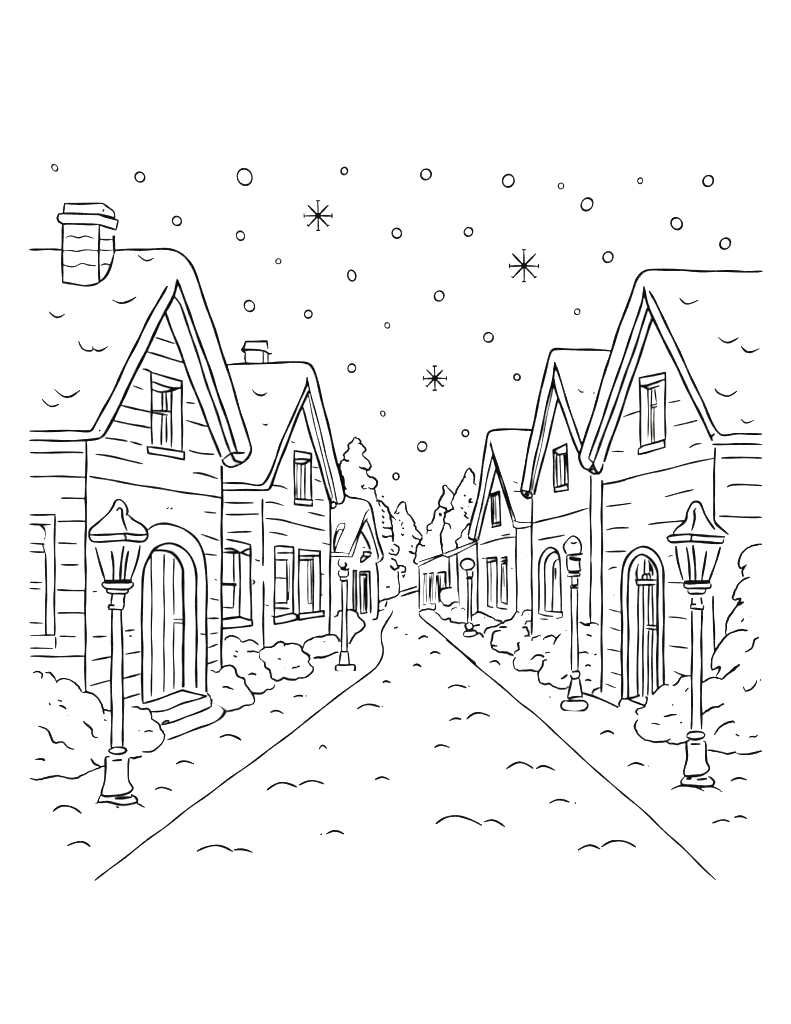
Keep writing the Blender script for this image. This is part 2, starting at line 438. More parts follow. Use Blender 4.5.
# ---- left third house (cottage)
h = House('gabled_cottage', 'smallest left cottage with one low gable, just before the spruces', 1, 351, 42.0, 377.6, 55.0, .30, 4)
h.make_roof(pts('B4', '148,500 245,270 285,180 298,140 296,79 305,95 325,130 380,390 420,510 412,545 385,568 376,545 292,238 285,235 240,330 180,510 172,528 150,528'))
h.roof.trace(S('B4', '105,32 130,40 150,58 210,67 270,78 305,95 325,130 350,260 380,390 420,510 412,545 380,570'), 1.8, h.GO)
h.roof.trace(S('B4', '308,155 280,185 245,270 195,400 148,515; 302,222 285,240 240,330 205,430 180,510 172,526; !20,492 148,500; !10,525 178,528'), 1.35, h.GO)
h.roof.trace(S('B4', '290,235 312,290 350,410 380,520 378,545'), 1.4, h.GO)
h.roof.trace(S('B4', '30,490 29,400 46,330 75,270 118,265 110,300 95,330 65,400 40,488; 95,312 72,310 48,370 33,480'), 1.35)
h.make_wall(553, pts('B4', '288,250')[0], 549)
w = h.wall
w.trace(S('B4', '250,325 285,390 315,465'), 1.7, h.G)
w.trace(S('B4', '325,487 345,492 360,540 378,640 380,780 375,1008 340,1018'), 1.7, h.G)
w.trace(S('B4', '262,490 265,515 245,540 248,570 290,540 320,515 325,497 312,488 262,488; 265,515 285,522 305,520; 260,452 275,455'), 1.5, h.G)
h.window(pts('B4', '232,640 318,638 320,975 235,972'), pts('B4', '237,668 290,666 288,968 240,968'),
         S('B4', '!235,640 315,640 320,972; !237,668 290,668 286,965; !237,645 240,970; 245,972 295,965'),
         S('B4', '265,685 265,955; 278,690 275,950'), pw=.9)
m_ = MB(); m_.plate(pts('B4', '183,635 208,635 206,968 186,960'), h.G.shift(dx=.05), (-.05,0,0))
m_.trace(S('B4', '!208,635 183,635 185,958 205,970 208,635'), 1.7, h.G.shift(dx=.05)); m_.build('shutter', 'trim', h.e, h.base)
h.finish()

# ---- right front house
h = House('gabled_house', 'largest right house with an arched glazed door beside the tall lamp', -1, 714.4, 10.8, 601.7, 15.0, .2, 4.2)
h.make_roof(pts('A8', '575,661 445,400 345,190 325,148 318,112 325,70 300,78 280,100 268,125 185,360 75,720 68,745 80,780 97,790 120,802 140,803 150,782 118,766 103,750 290,200 301,140 312,190 332,240 440,462 548,685 552,698 578,698'))
h.roof.trace(S('A8', '727,77 640,77 530,76 400,72 325,70 300,78 280,100 268,125 185,360 125,560 75,720 68,745 80,780 97,790 116,788'), 1.9, h.GO)
h.roof.trace(S('A8', '320,147 345,190 395,295 445,400 510,540 575,661 640,661 727,661; 301,132 312,190 332,240 440,462 548,685; !550,698 727,698; 545,670 555,660'), 1.9, h.GO)
h.roof.trace(S('A8', '302,135 290,200 195,480 103,750; !103,750 120,766; 120,766 124,785 138,803 150,785 155,768; 97,790 120,803 140,803; 120,768 105,788'), 1.9, h.GO)
h.roof.trace(S('A8', '428,173 455,193 500,178; 566,313 600,333 643,313; 650,345 675,367 718,352; 555,497 570,515 605,525 638,505; 650,607 670,622 700,610'), 1.7)
h.roof.trace(S('A8', '318,198 300,260 210,520 120,765'), 1.8)
h.make_wall(440, pts('A8', '303,150')[0], 462, pts('B1', '244,790 245,340 255,300 275,275 295,268 325,285 345,315 350,350 350,760'))
w = h.wall
w.trace(S('A8', '332,245 250,490 155,770'), 1.8, h.G)
w.trace(S('A8', '!557,708 555,800 554,900'), 1.8, h.G)
w.trace(S('B1', '!555,0 553,150; 551,415 552,500 555,615; 550,652 550,700; !150,0 150,400 149,765'), 1.8, h.G)
w.trace(S('A8', '228,600 285,580; 390,548 432,541; 408,634 492,612; 465,710 485,698 507,696; 188,725 228,725; 152,843 300,808 430,776 556,747'), 1.5, h.G)
w.trace(S('B1', '152,17 235,0; 375,60 480,35; 168,96 255,82; 315,160 455,144; 163,180 195,174 247,172; 163,257 237,257; 175,322 190,315 204,315; 177,465 214,476; 180,530 214,540; 167,608 212,617; 182,690 220,703; 165,732 200,746; 388,275 405,272; 388,368 445,371; 390,492 430,494 456,500; 392,595 458,605; 410,688 440,700 468,703; 193,413 196,414'), 1.5, h.G)
w.trace(S('A8', '580,747 727,747; 600,853 620,845 727,846'), 1.6, h.N); w.trace(S('B1', '570,131 727,134'), 1.6, h.N)
h.window(pts('A8', '286,460 378,440 378,684 290,706'), pts('A8', '312,494 350,488 350,694 316,702'),
         S('A8', '!378,684 378,440 286,460 290,708; !290,488 312,487 378,463; !292,490 318,500 357,487'),
         S('A8', '315,498 318,700; 328,500 328,696; 340,500 345,548; 338,568 338,690; 325,560 358,550; 330,568 355,563'),
         pts('A8', '280,716 300,702 376,683 378,710 280,735'), pw=1.25)
m = MB(); DP = h.G.shift(dx=.14)
m.plate(pts('B1', '240,800 240,320 260,270 300,250 345,280 365,340 365,800'), DP, (.08,0,0))
m.trace(S('B1', '282,378 278,775; 300,378 297,780; 318,378 318,520; 332,378 333,520; 310,522 346,525; 310,534 345,537; 318,540 315,775; 332,540 330,770'), 1.5, DP)
m.build('door', 'paint', h.e, h.base)
m = MB(); DP2 = DP.shift(dx=-.02); m.plate(pts('B1', '268,362 278,310 300,285 325,300 342,340 343,378 275,378'), DP2, (.025,0,0))
m.trace(S('B1', '277,358 275,330 283,300; 305,285 303,340; 318,290 330,320 332,345; 322,295 322,330; !343,360 273,360 278,377 340,375; 295,355 297,341 310,338 312,355; 313,338 320,335 326,352'), 1.5, DP2)
m.build('fanlight', 'glass', h.e, h.base)
m = MB(); SP = h.G.shift(dx=-.03)
inn = pts('B1', '244,788 245,340 255,300 275,275 295,268 325,285 345,315 350,350 350,760')
out = pts('B1', '222,788 222,340 232,290 260,255 300,240 340,258 365,300 372,345 372,760')
for k in range(len(inn)-1):
    m.prism([SP.hit(*p) for p in (out[k], out[k+1], inn[k+1], inn[k])], (.034,0,0))
m.trace(S('B1', '244,788 245,560 245,340 255,300 275,275 295,268 325,285 345,315 350,350 350,550 350,750; 222,788 222,560 222,340 232,290 260,255 300,240 340,258 365,300 372,345 372,550 372,740'), 1.9, SP)
m.build('door_surround', 'trim', h.e, h.base)
m = MB(); lv = level(.14)
m.plate(pts('B2', '80,192 95,166 180,140 290,150 300,200 190,196 145,225 90,205'), lv, (0,0,-.14))
m.trace(S('B2', '98,165 140,160 180,150 203,165 192,196; 92,168 80,188 85,200; 120,170 190,193'), 1.8, lv)
m.build('step', 'snow', h.e, h.base)
h.finish()

# ---- right second house
h = House('gabled_house', 'second house on the right with a single arched window above clipped bushes', -1, 590.6, 17.5, 531.7, 23.5, .10, 5)
h.make_roof(pts('A6', '690,478 655,390 575,140 560,95 570,32 548,36 538,50 525,100 478,310 437,520 435,545 445,562 460,571 474,566 468,545 545,150 551,130 568,208 643,415 672,482'))
h.roof.trace(S('A6', '760,38 660,35 570,32 548,36 538,50 525,100 478,310 437,520 435,545 445,562 460,571 475,565'), 1.9, h.GO)
h.roof.trace(S('A6', '555,80 575,140 615,265 660,400; 550,130 568,208 605,310 645,418'), 1.8, h.GO)
h.roof.trace(S('A6', '556,85 548,140 513,300 483,440 464,545; !437,540 462,546; 448,556 466,546 475,566; 455,562 462,556'), 1.8, h.GO)
h.roof.trace(S('A6', '553,150 522,310 474,540'), 1.0, h.GO)
h.roof.trace(S('A6', '640,175 650,187 664,186; 690,190 703,191'), 1.5)
h.make_wall(470, pts('A6', '552,140')[0], 494)
w = h.wall
w.trace(S('A6', '568,208 525,385 480,560'), 1.7, h.G)
w.trace(S('A6', '!474,566 473,791; !685,485 686,791'), 1.8, h.G); w.trace(S('A7', '!473,140 474,415; !686,140 684,368'), 1.8, h.G)
w.trace(S('A6', '480,658 570,635 675,606; 497,720 592,700'), 1.6, h.G); w.trace(S('C6', '407,485 411,487'), 1.5, h.G)
h.window(pts('A6', '550,395 600,372 604,518 554,530'), pts('A6', '562,412 590,408 592,520 564,528'),
         S('A6', '!554,530 550,395 600,372 604,518; !552,400 570,412 598,405; 563,412 565,528; 590,408 592,520'),
         S('A6', '575,412 578,528'), pts('A6', '553,530 604,518 606,540 555,547'), pw=1.15)
h.window(pts('C6', '262,395 265,130 280,75 318,40 360,60 378,120 384,388'), pts('C6', '296,384 297,130 310,90 330,70 350,66 372,90 376,386'),
         S('C6', '262,397 263,260 265,130 280,75 318,40 360,60 378,120 381,260 383,388; 296,384 296,250 297,130 310,90 330,70 350,65 372,85'),
         S('C6', '336,380 337,260 340,150 350,115 368,102; 352,150 353,215'),
         pts('C6', '260,402 386,390 390,412 340,420 264,424'), S('C6', '262,396 300,406 340,410; !296,384 390,388 390,412; 265,424 310,427; 355,422 388,418'), outline=False, label='arched window with a narrow inner light')
h.finish()

# ---- right third house
h = House('gabled_house', 'third house on the right with two slim shuttered windows beside the far globe lamp', -1, 516.3, 30.5, 477.9, 40.0, .11, 5)
h.make_roof(pts('A6', '418,652 335,398 324,362 330,325 315,335 305,400 280,560 245,700 250,715 272,718 330,430 334,418 345,455 405,655 408,674 420,676'))
h.roof.trace(S('A6', '478,323 400,322 330,325 315,335 305,400 280,560 245,700 250,715 272,718'), 1.9, h.GO)
h.roof.trace(S('A6', '325,362 335,400 375,525 416,648; 333,418 346,460 375,555 405,655; 410,650 430,656 468,657; 406,655 408,672 430,676 470,670'), 1.6, h.GO)
h.roof.trace(S('A6', '335,400 329,425 300,560 268,714; 322,372 330,395 333,418'), 1.5, h.GO)
h.make_wall(525, pts('A6', '334,425')[0], 537)
w = h.wall
w.trace(S('A6', '344,462 312,590 280,718'), 1.7, h.G)
w.trace(S('A7', '!417,20 418,180 420,338; !277,72 280,332'), 1.8, h.G)
w.trace(S('A7', '290,88 350,70 410,62; 365,57 395,50; 293,140 305,138; 398,172 403,173'), 1.5, h.G)
w.trace(S('A7', '455,132 459,133; 457,265 461,267'), 1.5, h.N)
h.roof.trace(S('A6', '403,508 425,516; 405,544 432,544'), 1.5)
h.window(pts('C7', '490,205 535,190 547,374 500,382'), pts('C7', '500,222 535,205 543,372 504,380'),
         S('C7', '!495,400 490,205 535,190 547,374; !492,215 510,218 535,200'), S('C7', '501,222 504,378; 513,222 520,378'),
         pts('C7', '498,382 547,372 547,394 495,407'), pw=1.15)
h.window(pts('C7', '465,590 522,585 525,890 468,880'), pts('C7', '470,615 518,606 520,885 474,876'),
         S('C7', '!500,888 468,880 465,590 522,585 525,890; 468,615 522,605'), S('C7', '485,615 490,860'), pw=1.1)
h.window(pts('C7', '545,590 583,583 585,898 527,890'), pts('C7', '549,626 581,620 582,866 549,856'),
         S('C7', '!548,592 583,583 584,870; 548,610 580,602; !549,626 581,620; 550,630 550,852; !548,856 585,868; !525,890 555,897 585,900'), S('C7', '562,640 566,770'), pw=1.1)
h.finish()

# ---- right far low building
h = House('low_cottage', 'long low cottage with a sloping eave line at the far right end of the street', -1, 478, 42.0, 419.3, 82.0, .3, 6)
RP = h.GO
m = h.roof
top = pts('C7', '48,617 190,568 300,527 410,484'); bot = pts('C7', '410,502 300,554 200,577 52,637')
m.plate(top+bot, RP, (6.3, 0, 0))
m.trace(S('C7', '50,617 120,592 190,566; 205,561 300,526 410,484; 52,639 130,605 200,577 225,585 270,568 410,500; 190,568 205,578'), 1.35, RP)
a = h.foot(478, 42); b = h.foot(419.3, 82)
h.wall.prism([a, h.G.hit(478, 541.5), h.G.hit(419.3, 564), b], (6, 0, 0))
h.wall.trace(S('C7', '!53,640 57,920; !237,588 238,768; !284,562 290,895'), 1.8, h.G)
h.window(pts('C7', '78,684 150,680 150,868 80,872'), pts('C7', '84,690 146,686 144,860 86,864'),
         S('C7', '!78,685 103,685; !118,684 142,680; !80,872 125,866'), S('C7', '85,690 83,865; 97,690 100,860; 116,690 114,862; 127,690 125,858; 140,684 138,850; 157,690 154,845'), pw=1.15)
h.window(pts('C7', '170,680 214,676 214,860 172,862'), pts('C7', '178,692 208,690 208,850 180,852'),
         S('C7', '!174,860 170,680 214,676 214,770'), S('C7', '182,695 182,800; 206,695 206,740; 192,780 200,745'), pw=1.15)
h.finish()

# ------------------------------------------------------------------ street lamps
def lamp(name, label, d, x, yb, parts, group):
    base = facing(x, d).hit(x, yb); base.z = 0
    e = empty(name, base, label, 'street lamp', group)
    for pname, material, n, rows, strokes in parts:
        m = MB(); m.lathe(rows, d, n)
        for w_, st in strokes: m.trace(st, w_, maxlift=6)
        m.build(pname, material, e, base)
def R(reg, s): 
    ox, oy, k = REG[reg]; out = []
    for t in s.split():
        a, b, c = map(float, t.split(',')); out.append((ox+a/k, ox+b/k, oy+c/k))
    return out
GL = 'street lamps along the pavements'
lamp('street_lamp', 'tall lantern lamp in front of the left house, its finial tip curled to the right', 7.5, 117, 803, [
    ('lamp_cap', 'metal', 28, R('B5', '366,386,84 345,408,97 330,437,130 292,448,185 262,458,215 222,495,255 160,582,310 130,607,340 122,620,378 122,620,400 150,587,437 152,585,446'),
     [(2, S('B5', '435,215 448,180 435,130 405,95 375,84 345,97 330,130 292,185 220,255 160,310 130,340 122,378 124,402 150,437 300,437 430,433 585,437 620,402 620,375 605,335 570,300 510,265 455,210')),
      (1.9, S('B5', '122,380 300,382 440,371 520,380 620,380; 352,178 375,150 398,165 402,220 415,270 448,350; 418,382 432,408 430,432'))]),
    ('lantern', 'glass', 6, R('B5', '160,572,437 205,530,590 255,475,776'),
     [(1.9, S('B5', '175,487 205,590 255,775; 308,515 325,640 328,770; 415,478 398,600 385,770; 458,515 440,620 422,770; 558,465 530,600 475,760'))]),
    ('collar', 'metal', 28, R('B5', '242,490,774 228,498,805 255,462,842 268,462,850 275,445,878 310,435,886 312,433,893'),
     [(3.2, S('B5', '242,780 360,784 490,780')), (1.8, S('B5', '240,785 228,805 255,840 350,848 460,843 497,810 490,785; 268,850 275,875 310,886 380,884 440,880 460,855'))]),
    ('pole', 'metal', 20, R('B5', '318,430,886 310,418,970 288,424,985 284,422,1018') + R('A2', '290,322,602 289,324,800') + R('A3', '290,325,340'),
     [(1.9, S('B5', '318,890 312,930 310,975; 430,890 418,940 420,975; !340,982 290,984 285,1015')), (1.9, S('A2', '!282,585 282,598 325,599 330,580; !292,602 289,800 290,1036; !321,602 325,800 326,1032'))]),
    ('base', 'metal', 28, R('A3', '286,332,338 279,338,350 290,328,361 274,340,368 271,342,380 268,343,445 258,357,478 258,350,490 252,362,496 247,371,506 247,371,516'),
     [(1.9, S('A3', '300,338 330,342 338,350 325,360 295,360 279,350 300,338; 285,370 272,372 272,400 268,445 258,490 300,493 345,483 358,468 344,445 342,400 344,374; 290,382 325,380; 255,490 247,512 275,511 325,522 370,513 368,500 350,488; 300,501 355,497'))]),
], GL)
lamp('street_lamp', 'tall lantern lamp before the right house, its bell shaped cap flaring to the right', 8.2, 695, 785, [
    ('lamp_cap', 'metal', 28, R('B6', '335,365,97 318,385,110 295,402,150 275,422,195 268,465,250 240,520,285 190,568,320 150,605,355 125,628,380 98,602,405 130,577,452 132,575,460'),
     [(2, S('B6', '150,372 190,320 240,285 268,250 276,195 295,150 318,110 350,97 382,108 402,150 430,215 470,280 515,340; 508,255 520,285 570,330 630,380; !98,405 130,390 290,378 440,390 600,403; 98,405 115,435 135,447 300,437 450,450 575,452 580,415')),
      (1.9, S('B6', '355,157 335,180 340,230 325,300 308,348; !318,380 308,435'))]),
    ('lantern', 'glass', 6, R('B6', '165,566,446 195,520,610 240,465,776'),
     [(1.9, S('B6', '175,475 195,600 240,770; 265,487 290,620 300,770; 325,468 340,620 343,770; 437,518 420,640 402,770; 557,480 520,620 465,770'))]),
    ('collar', 'metal', 28, R('B6', '245,475,776 245,478,800 268,452,840 278,436,850 288,425,884 305,415,908'),
     [(3.2, S('B6', '246,785 360,788 474,785')), (1.8, S('B6', '245,795 250,830 270,840 360,842 450,838 475,830 478,795; 278,850 288,882 350,887 418,884 436,850'))]),
    ('pole', 'metal', 20, R('B6', '315,395,908 312,400,975 298,418,985') + R('B1', '469,515,462 474,510,468 474,509,760') + R('B2', '393,433,306'),
     [(1.9, S('B6', '315,915 310,975; 395,915 400,980')), (1.9, S('B1', '!470,448 470,462 515,464 515,448; !475,468 474,700 473,898; !510,468 508,700 508,898; !472,448 490,446'))]),
    ('base', 'metal', 28, R('B2', '385,430,306 370,447,320 390,440,337 374,450,344 370,452,380 368,452,430 357,466,470 362,450,493 346,485,512 346,486,522 355,478,536'),
     [(1.9, S('B2', '370,320 382,309 430,308 447,319 440,332 400,338 372,328 370,320; 385,345 371,347 370,420 357,475 363,493 400,494 440,490 467,466 453,430 450,350 440,345; 385,360 432,360; 360,498 345,520 355,533 410,536 478,535 487,520 475,505 460,497; 365,507 390,507; 410,510 460,505'))]),
], GL)
lamp('street_lamp', 'mid distance lamp with an onion shaped globe in front of the bushes on the right', 13.3, 574.5, 710, [
    ('lamp_cap', 'glass', 28, R('B1', '44,52,200 24,68,216 13,77,238 18,78,258 27,73,268'), [(1.8, S('B1', '25,268 18,258 12,240 22,220 46,200 68,214 78,240 76,258 72,267; 38,226 48,229 62,224'))]),
    ('lantern', 'metal', 20, R('B1', '25,79,268 27,76,282 27,73,300 28,75,326'), [(1.7, S('B1', '!25,269 80,266 82,264; 24,270 28,325 50,328 78,325; 72,283 71,300 75,325 80,322')), (2.6, S('B1', '32,281 50,285 75,284'))]),
    ('collar', 'metal', 20, R('B1', '30,78,326 25,72,338 27,72,348'), [(1.7, S('B1', '!28,335 72,333; !25,340 28,348 72,346 73,335'))]),
    ('pole', 'metal', 20, R('B1', '42,64,348 42,64,376 35,66,380 36,66,388 41,63,391 42,65,688'), [(1.7, S('B1', '42,350 42,378; 63,350 65,376; !36,379 65,378 66,388 36,388 35,380; !41,391 42,685; !62,391 65,688'))]),
    ('base', 'metal', 28, R('B1', '40,68,688 38,71,700 42,70,714 25,80,786 9,96,797 5,100,812 18,90,830'), [(1.8, S('B1', '40,690 68,688 70,706 58,715 45,714 38,700; !42,714 25,788; !70,712 80,785; 28,785 50,780 78,780; 22,793 8,800 5,818 20,828 60,832 92,825 100,808 88,795 55,793 22,793'))]),
], GL)
lamp('street_lamp', 'lamp with a small cracked globe before the second left house, on a flared foot', 19.8, 344, 671, [
    ('lamp_cap', 'glass', 20, R('A5', '520,532,232 508,544,250 514,538,270'), [(1.8, S('A5', '512,232 506,252 517,268 535,266 540,255 533,245'))]),
    ('lantern', 'metal', 20, R('A5', '513,549,271 509,546,280 509,545,302'), [(1.7, S('A5', '515,271 535,275 552,271; 513,276 508,292 512,303 540,305 546,298 545,278'))]),
    ('pole', 'metal', 18, R('A5', '513,542,305 514,542,318 522,542,322 520,542,600'), [(1.7, S('A5', '512,317 530,319 543,314; 515,306 516,317; !523,322 521,600; !542,312 541,600'))]),
    ('base', 'metal', 24, R('A5', '517,545,600 512,551,650 498,573,656 497,574,668 502,569,680'), [(1.8, S('A5', '!512,648 517,600 545,600 551,650; 500,652 535,654 572,653 575,668 570,680 535,680 500,677 495,665 500,652'))]),
], GL)
lamp('street_lamp', 'farthest lamp on the right, a globe on a slender pole beside the third house', 32.0, 469, 636, [
    ('lamp_cap', 'glass', 24, R('C7', '338,352,594 313,382,606 305,388,630 325,370,660'), [(1.8, S('C7', '325,662 305,630 315,608 345,594 380,608 388,635 370,657 325,662'))]),
    ('lantern', 'metal', 18, R('C7', '334,376,662 341,378,670 343,376,706'), [(1.7, S('C7', '!325,662 375,660; !341,668 344,705 375,705 378,666'))]),
    ('pole', 'metal', 18, R('C7', '337,379,708 337,379,716 347,371,720 347,370,970'), [(1.7, S('C7', '!337,715 379,715; !348,720 348,975; !372,720 370,975'))]),
    ('base', 'metal', 20, R('C7', '352,362,980 338,376,998 350,366,1020') + R('A7', '231,271,400 227,276,410 236,266,420 240,262,432'), [(1.8, S('A7', '248,368 234,380 245,396 262,386 258,372 248,368; 228,412 232,400 250,398 270,398 275,412 255,420 232,419 228,412'))]),
], GL)

# ------------------------------------------------------------------ bushes
def bush(label, reg, d, outline, strokes, name='snowy_bush', w=1.8, fat=.45, sharp_ok=True):
    d *= .985
    m = MB(); px = pts(reg, outline); m.blob(px, d, fat)
    for st in strokes: m.trace(S(reg, st), w, maxlift=10, jag=.4)
    b = m.plane.hit(sum(p[0] for p in px)/len(px), HY); b.z = 0
    return tag(m.build(name, 'leaf', None, b), label, 'bush', 'snow covered bushes beside the houses')

bush('widest front bush at the left margin, behind the tall left lamp', 'A3', 8.45,
     '5,130 38,105 55,97 75,102 100,105 115,128 150,124 180,140 195,167 232,170 255,195 266,225 280,300 285,380 268,398 215,420 170,438 118,430 60,442 5,436',
     ['38,105 55,98 70,106 68,122; 78,103 98,105 115,130; 112,137 125,125 150,125 180,140 195,165; 195,167 230,170 255,195 265,235; 30,437 60,442 118,430 170,438 215,420 250,405 268,398; 265,220 285,226',
      '115,190 135,195; 90,198 95,210; 120,208 135,211 147,220; 152,235 156,238; 57,273 85,285 107,325 135,322 150,337 175,347; 200,255 212,268 228,285 230,305 248,310; 47,380 65,376 80,378 73,384; 225,375 235,390 258,400; 265,250 275,255; 30,240 34,243'])
bush('small front bush between the tall left lamp and the doorstep', 'A3', 9.6,
     '262,260 300,225 350,208 370,212 385,219 405,217 418,245 440,265 457,300 445,325 412,352 385,368 320,372 270,350',
     ['350,210 370,212 385,220 405,218 416,235 418,248 440,265 446,282 457,300 452,322 430,345 410,354 385,352; 345,372 365,372 387,367', '375,287 380,290; 392,290 408,286 420,289'])
bush('left bush touching the right end of the doorstep', 'C8', 13.3,
     '2,790 5,762 40,765 95,730 130,742 150,785 185,800 190,835 210,860 242,915 230,937 180,950 150,968 90,973 70,955 20,928 4,890',
     ['0,760 20,762 30,772; 30,768 45,762 55,768; 50,760 95,730 130,742 150,790 182,798 187,830 205,850 210,862; 205,850 240,912 232,935 180,950 150,968 85,976', '65,848 95,845 127,862; 145,780 165,795 188,805'])
bush('low leaning bush against the first left house, second from the doorstep', 'C8', 15.5,
     '80,640 84,597 95,578 125,570 150,580 170,602 215,592 245,600 258,620 264,655 262,692 286,715 290,742 310,760 322,802 346,822 335,855 300,863 290,878 250,882 210,876 150,800 76,740',
     ['80,597 95,578 125,570 150,580 165,600; 165,598 180,604 215,592 245,602 262,620; 350,832 335,855 300,863 290,878 250,882 215,876', '120,678 145,680; 135,650 155,660; 195,655 230,654 265,657; 205,782 225,772 252,783'])
bush('roundest left bush with a fully scalloped outline under the paired windows', 'C8', 17.8,
     '268,655 300,635 330,628 380,600 405,615 480,620 500,655 525,672 538,690 530,710 557,750 540,778 500,800 460,808 395,797 355,812 330,800 320,755 297,740 295,712 268,692',
     ['268,657 300,635 330,630 380,600 405,613 440,612 480,620 498,640 500,655 525,672 538,690 530,710 545,730 557,750 540,778 500,800 475,798 460,808 395,797 380,808 355,812 330,800 320,755 297,740 295,712 270,692 268,657', '365,695 385,697; 440,750 455,742 468,745; 468,738 488,737; 400,630 402,618; 402,745 404,748'])
bush('low oval bush at the far corner of the second left house', 'C8', 23.7,
     '500,640 510,610 545,585 570,577 600,575 645,562 680,568 696,600 692,652 660,670 620,685 560,688 535,680 505,655',
     ['500,640 510,610 548,585 570,577; 565,578 600,575 645,562 680,568 694,585 696,605; 500,652 520,668 540,680; 555,688 620,684 660,670 675,658 694,660', '612,603 616,606'])
bush('bush behind the left globe lamp at the foot of the cottage', 'A5', 29,
     '488,470 510,440 545,434 575,440 590,465 611,490 600,518 575,545 548,575 510,562 480,520',
     ['490,465 505,455 510,440 522,437; 545,435 570,437 582,450 585,462 611,488 600,515 572,528; 582,524 565,545 550,570'])
bush('tiny snowy mound of shrub at the right foot of the cottage', 'B4', 62,
     '380,890 430,862 458,878 448,905 432,945 400,955 380,965', ['382,888 405,872 430,862 470,855 510,842 542,818 548,795', '455,880 440,900 430,930; 380,960 400,948 435,945'], w=1.7)
# right side
bush('dome shaped front bush to the left of the tall right lamp', 'B2', 10.3,
     '160,245 155,222 190,200 203,168 225,150 240,130 270,107 320,105 345,75 390,66 440,90 460,250 455,370 365,352 320,360 285,350 205,343 165,320 147,285',
     ['165,238 155,222 165,207 190,198 195,180 203,166; 222,150 240,128 270,106 298,107; 305,108 325,103 345,75 385,68; 162,252 148,285 165,320 205,343 275,348 302,338; 282,350 320,360 365,350', '310,188 308,198; 272,243 300,235 328,230; 218,272 235,271 255,275; 340,270 350,262; 362,135 378,115'])
bush('tall pointed shrub with drooping tufts at the right margin', 'B1', 10.15,
     '770,225 727,230 690,238 655,264 642,300 655,330 642,372 625,410 622,432 605,495 597,520 597,558 560,610 545,650 548,700 585,720 640,760 770,790',
     ['727,230 690,238 655,264 642,300 648,318 670,305 655,328 660,350; 685,347 650,365 630,400 622,430 650,424 635,450 662,437; 660,437 620,470 600,510 597,557; 677,540 640,540 600,560 560,610 545,650 548,685; 548,684 575,672 562,705; 645,663 610,690 582,718',
      '650,510 660,495; 680,490 684,492; 718,565 700,575 690,603 663,618'], name='snowy_shrub', fat=.3)
bush('wide front bush to the right of the tall right lamp', 'B2', 9.4,
     '415,150 437,97 475,75 520,87 600,115 740,140 745,390 692,388 650,398 590,398 540,400 460,385 420,330',
     ['437,97 475,75 505,76 520,87; 460,385 500,392 540,400 585,392; 585,397 620,400 650,398 692,388', '437,232 480,203 505,200 530,183; 488,322 520,280 545,267 575,262 570,270; 575,315 595,326; 635,330 650,328 660,328 672,318; 610,110 620,130 645,125 670,85; 680,84 690,86; 515,195 530,185; 519,85 560,48 597,20'])
bush('bush squeezed between the mid lamp and the corner of the largest right house', 'A7', 15.6,
     '600,400 643,363 665,375 700,371 730,385 740,500 735,600 690,630 650,620 605,560',
     ['643,365 665,377 683,378; 668,374 700,372 717,382', '670,413 690,420; 645,478 665,475 680,482; 697,487 710,482; 662,525 675,521 688,526; 665,580 675,575 690,580; 690,625 700,610 722,603'])
bush('largest of the right clipped bushes, half hidden by the mid lamp', 'C6', 16.2,
     '262,712 280,690 285,650 330,580 383,503 420,538 480,540 500,620 495,780 420,792 395,804 345,796 325,778 285,776 262,750',
     ['340,567 350,540 383,503; 408,557 420,543 437,543; 310,648 285,655 278,690 262,708 262,750 285,775 325,778 340,792 395,804 420,790', '295,612 310,604 325,602; 380,747 400,738 418,722'])
bush('clipped bush in front of the arched window on the right', 'C6', 19.5,
     '128,640 140,560 165,530 225,522 275,516 330,514 356,527 330,590 300,640 285,690 262,712 160,703 125,670',
     ['225,545 228,528 250,518 275,517; 285,540 292,527 330,514 356,527; 140,630 125,660 135,690 160,703 210,703 262,711', '218,650 240,627 265,620 290,632 310,648; 165,552 150,560 157,590 135,602 133,615'])
bush('bush in the gap between the second and third right houses', 'C6', 24.5,
     '10,540 25,495 65,455 115,425 145,388 180,380 225,376 240,440 225,515 150,560 130,626 40,602 8,575',
     ['65,450 85,435 115,425 145,388 162,395; 168,410 180,385 200,375 222,378; 187,455 195,437 222,435; 170,472 195,472 208,508 185,522; 185,520 205,520 222,528; 60,490 25,495 10,540 10,575 40,602 90,610 130,627', '205,395 210,397; 5,565 20,572 40,573; 50,475 70,470 90,472'])
bush('bush at the foot of the third right house, right of the farthest lamp', 'A7', 33.3,
     '252,360 285,330 310,338 340,353 368,362 375,385 345,410 325,438 295,425 262,400',
     ['262,345 285,330 310,340 340,355; 335,358 355,362 368,362; 305,412 312,390 345,382 370,365; 310,430 325,433', '265,380 290,376; 280,405 290,408 300,425; 340,380 350,385; 300,350 305,352; 272,408 280,412'])
bush('ball shaped bush against the wall of the low cottage', 'C7', 50,
     '200,773 240,766 280,785 292,860 290,945 200,945 178,840 178,805', ['260,768 230,769 200,776 178,805 180,840 200,870; 195,868 235,880 255,862 290,858'], w=1.7)
bush('far end of the hedge beside the low cottage, at the bend of the kerb', 'C7', 66,
     '55,915 75,902 110,898 138,905 150,888 148,866 110,868 85,880 60,900 62,945 140,950 160,925', ['55,915 75,903 110,898 142,905 153,885 148,868 120,868'], w=1.7)
bush('low hedge bush between the low cottage and the farthest lamp', 'C7', 45,
     '148,910 200,900 245,905 285,892 320,892 345,905 350,990 300,1000 245,985 205,968 165,930', ['150,910 165,922 205,965 240,955 245,977 335,980; 245,912 255,895 285,893; 305,900 320,892 335,905'], w=1.7)

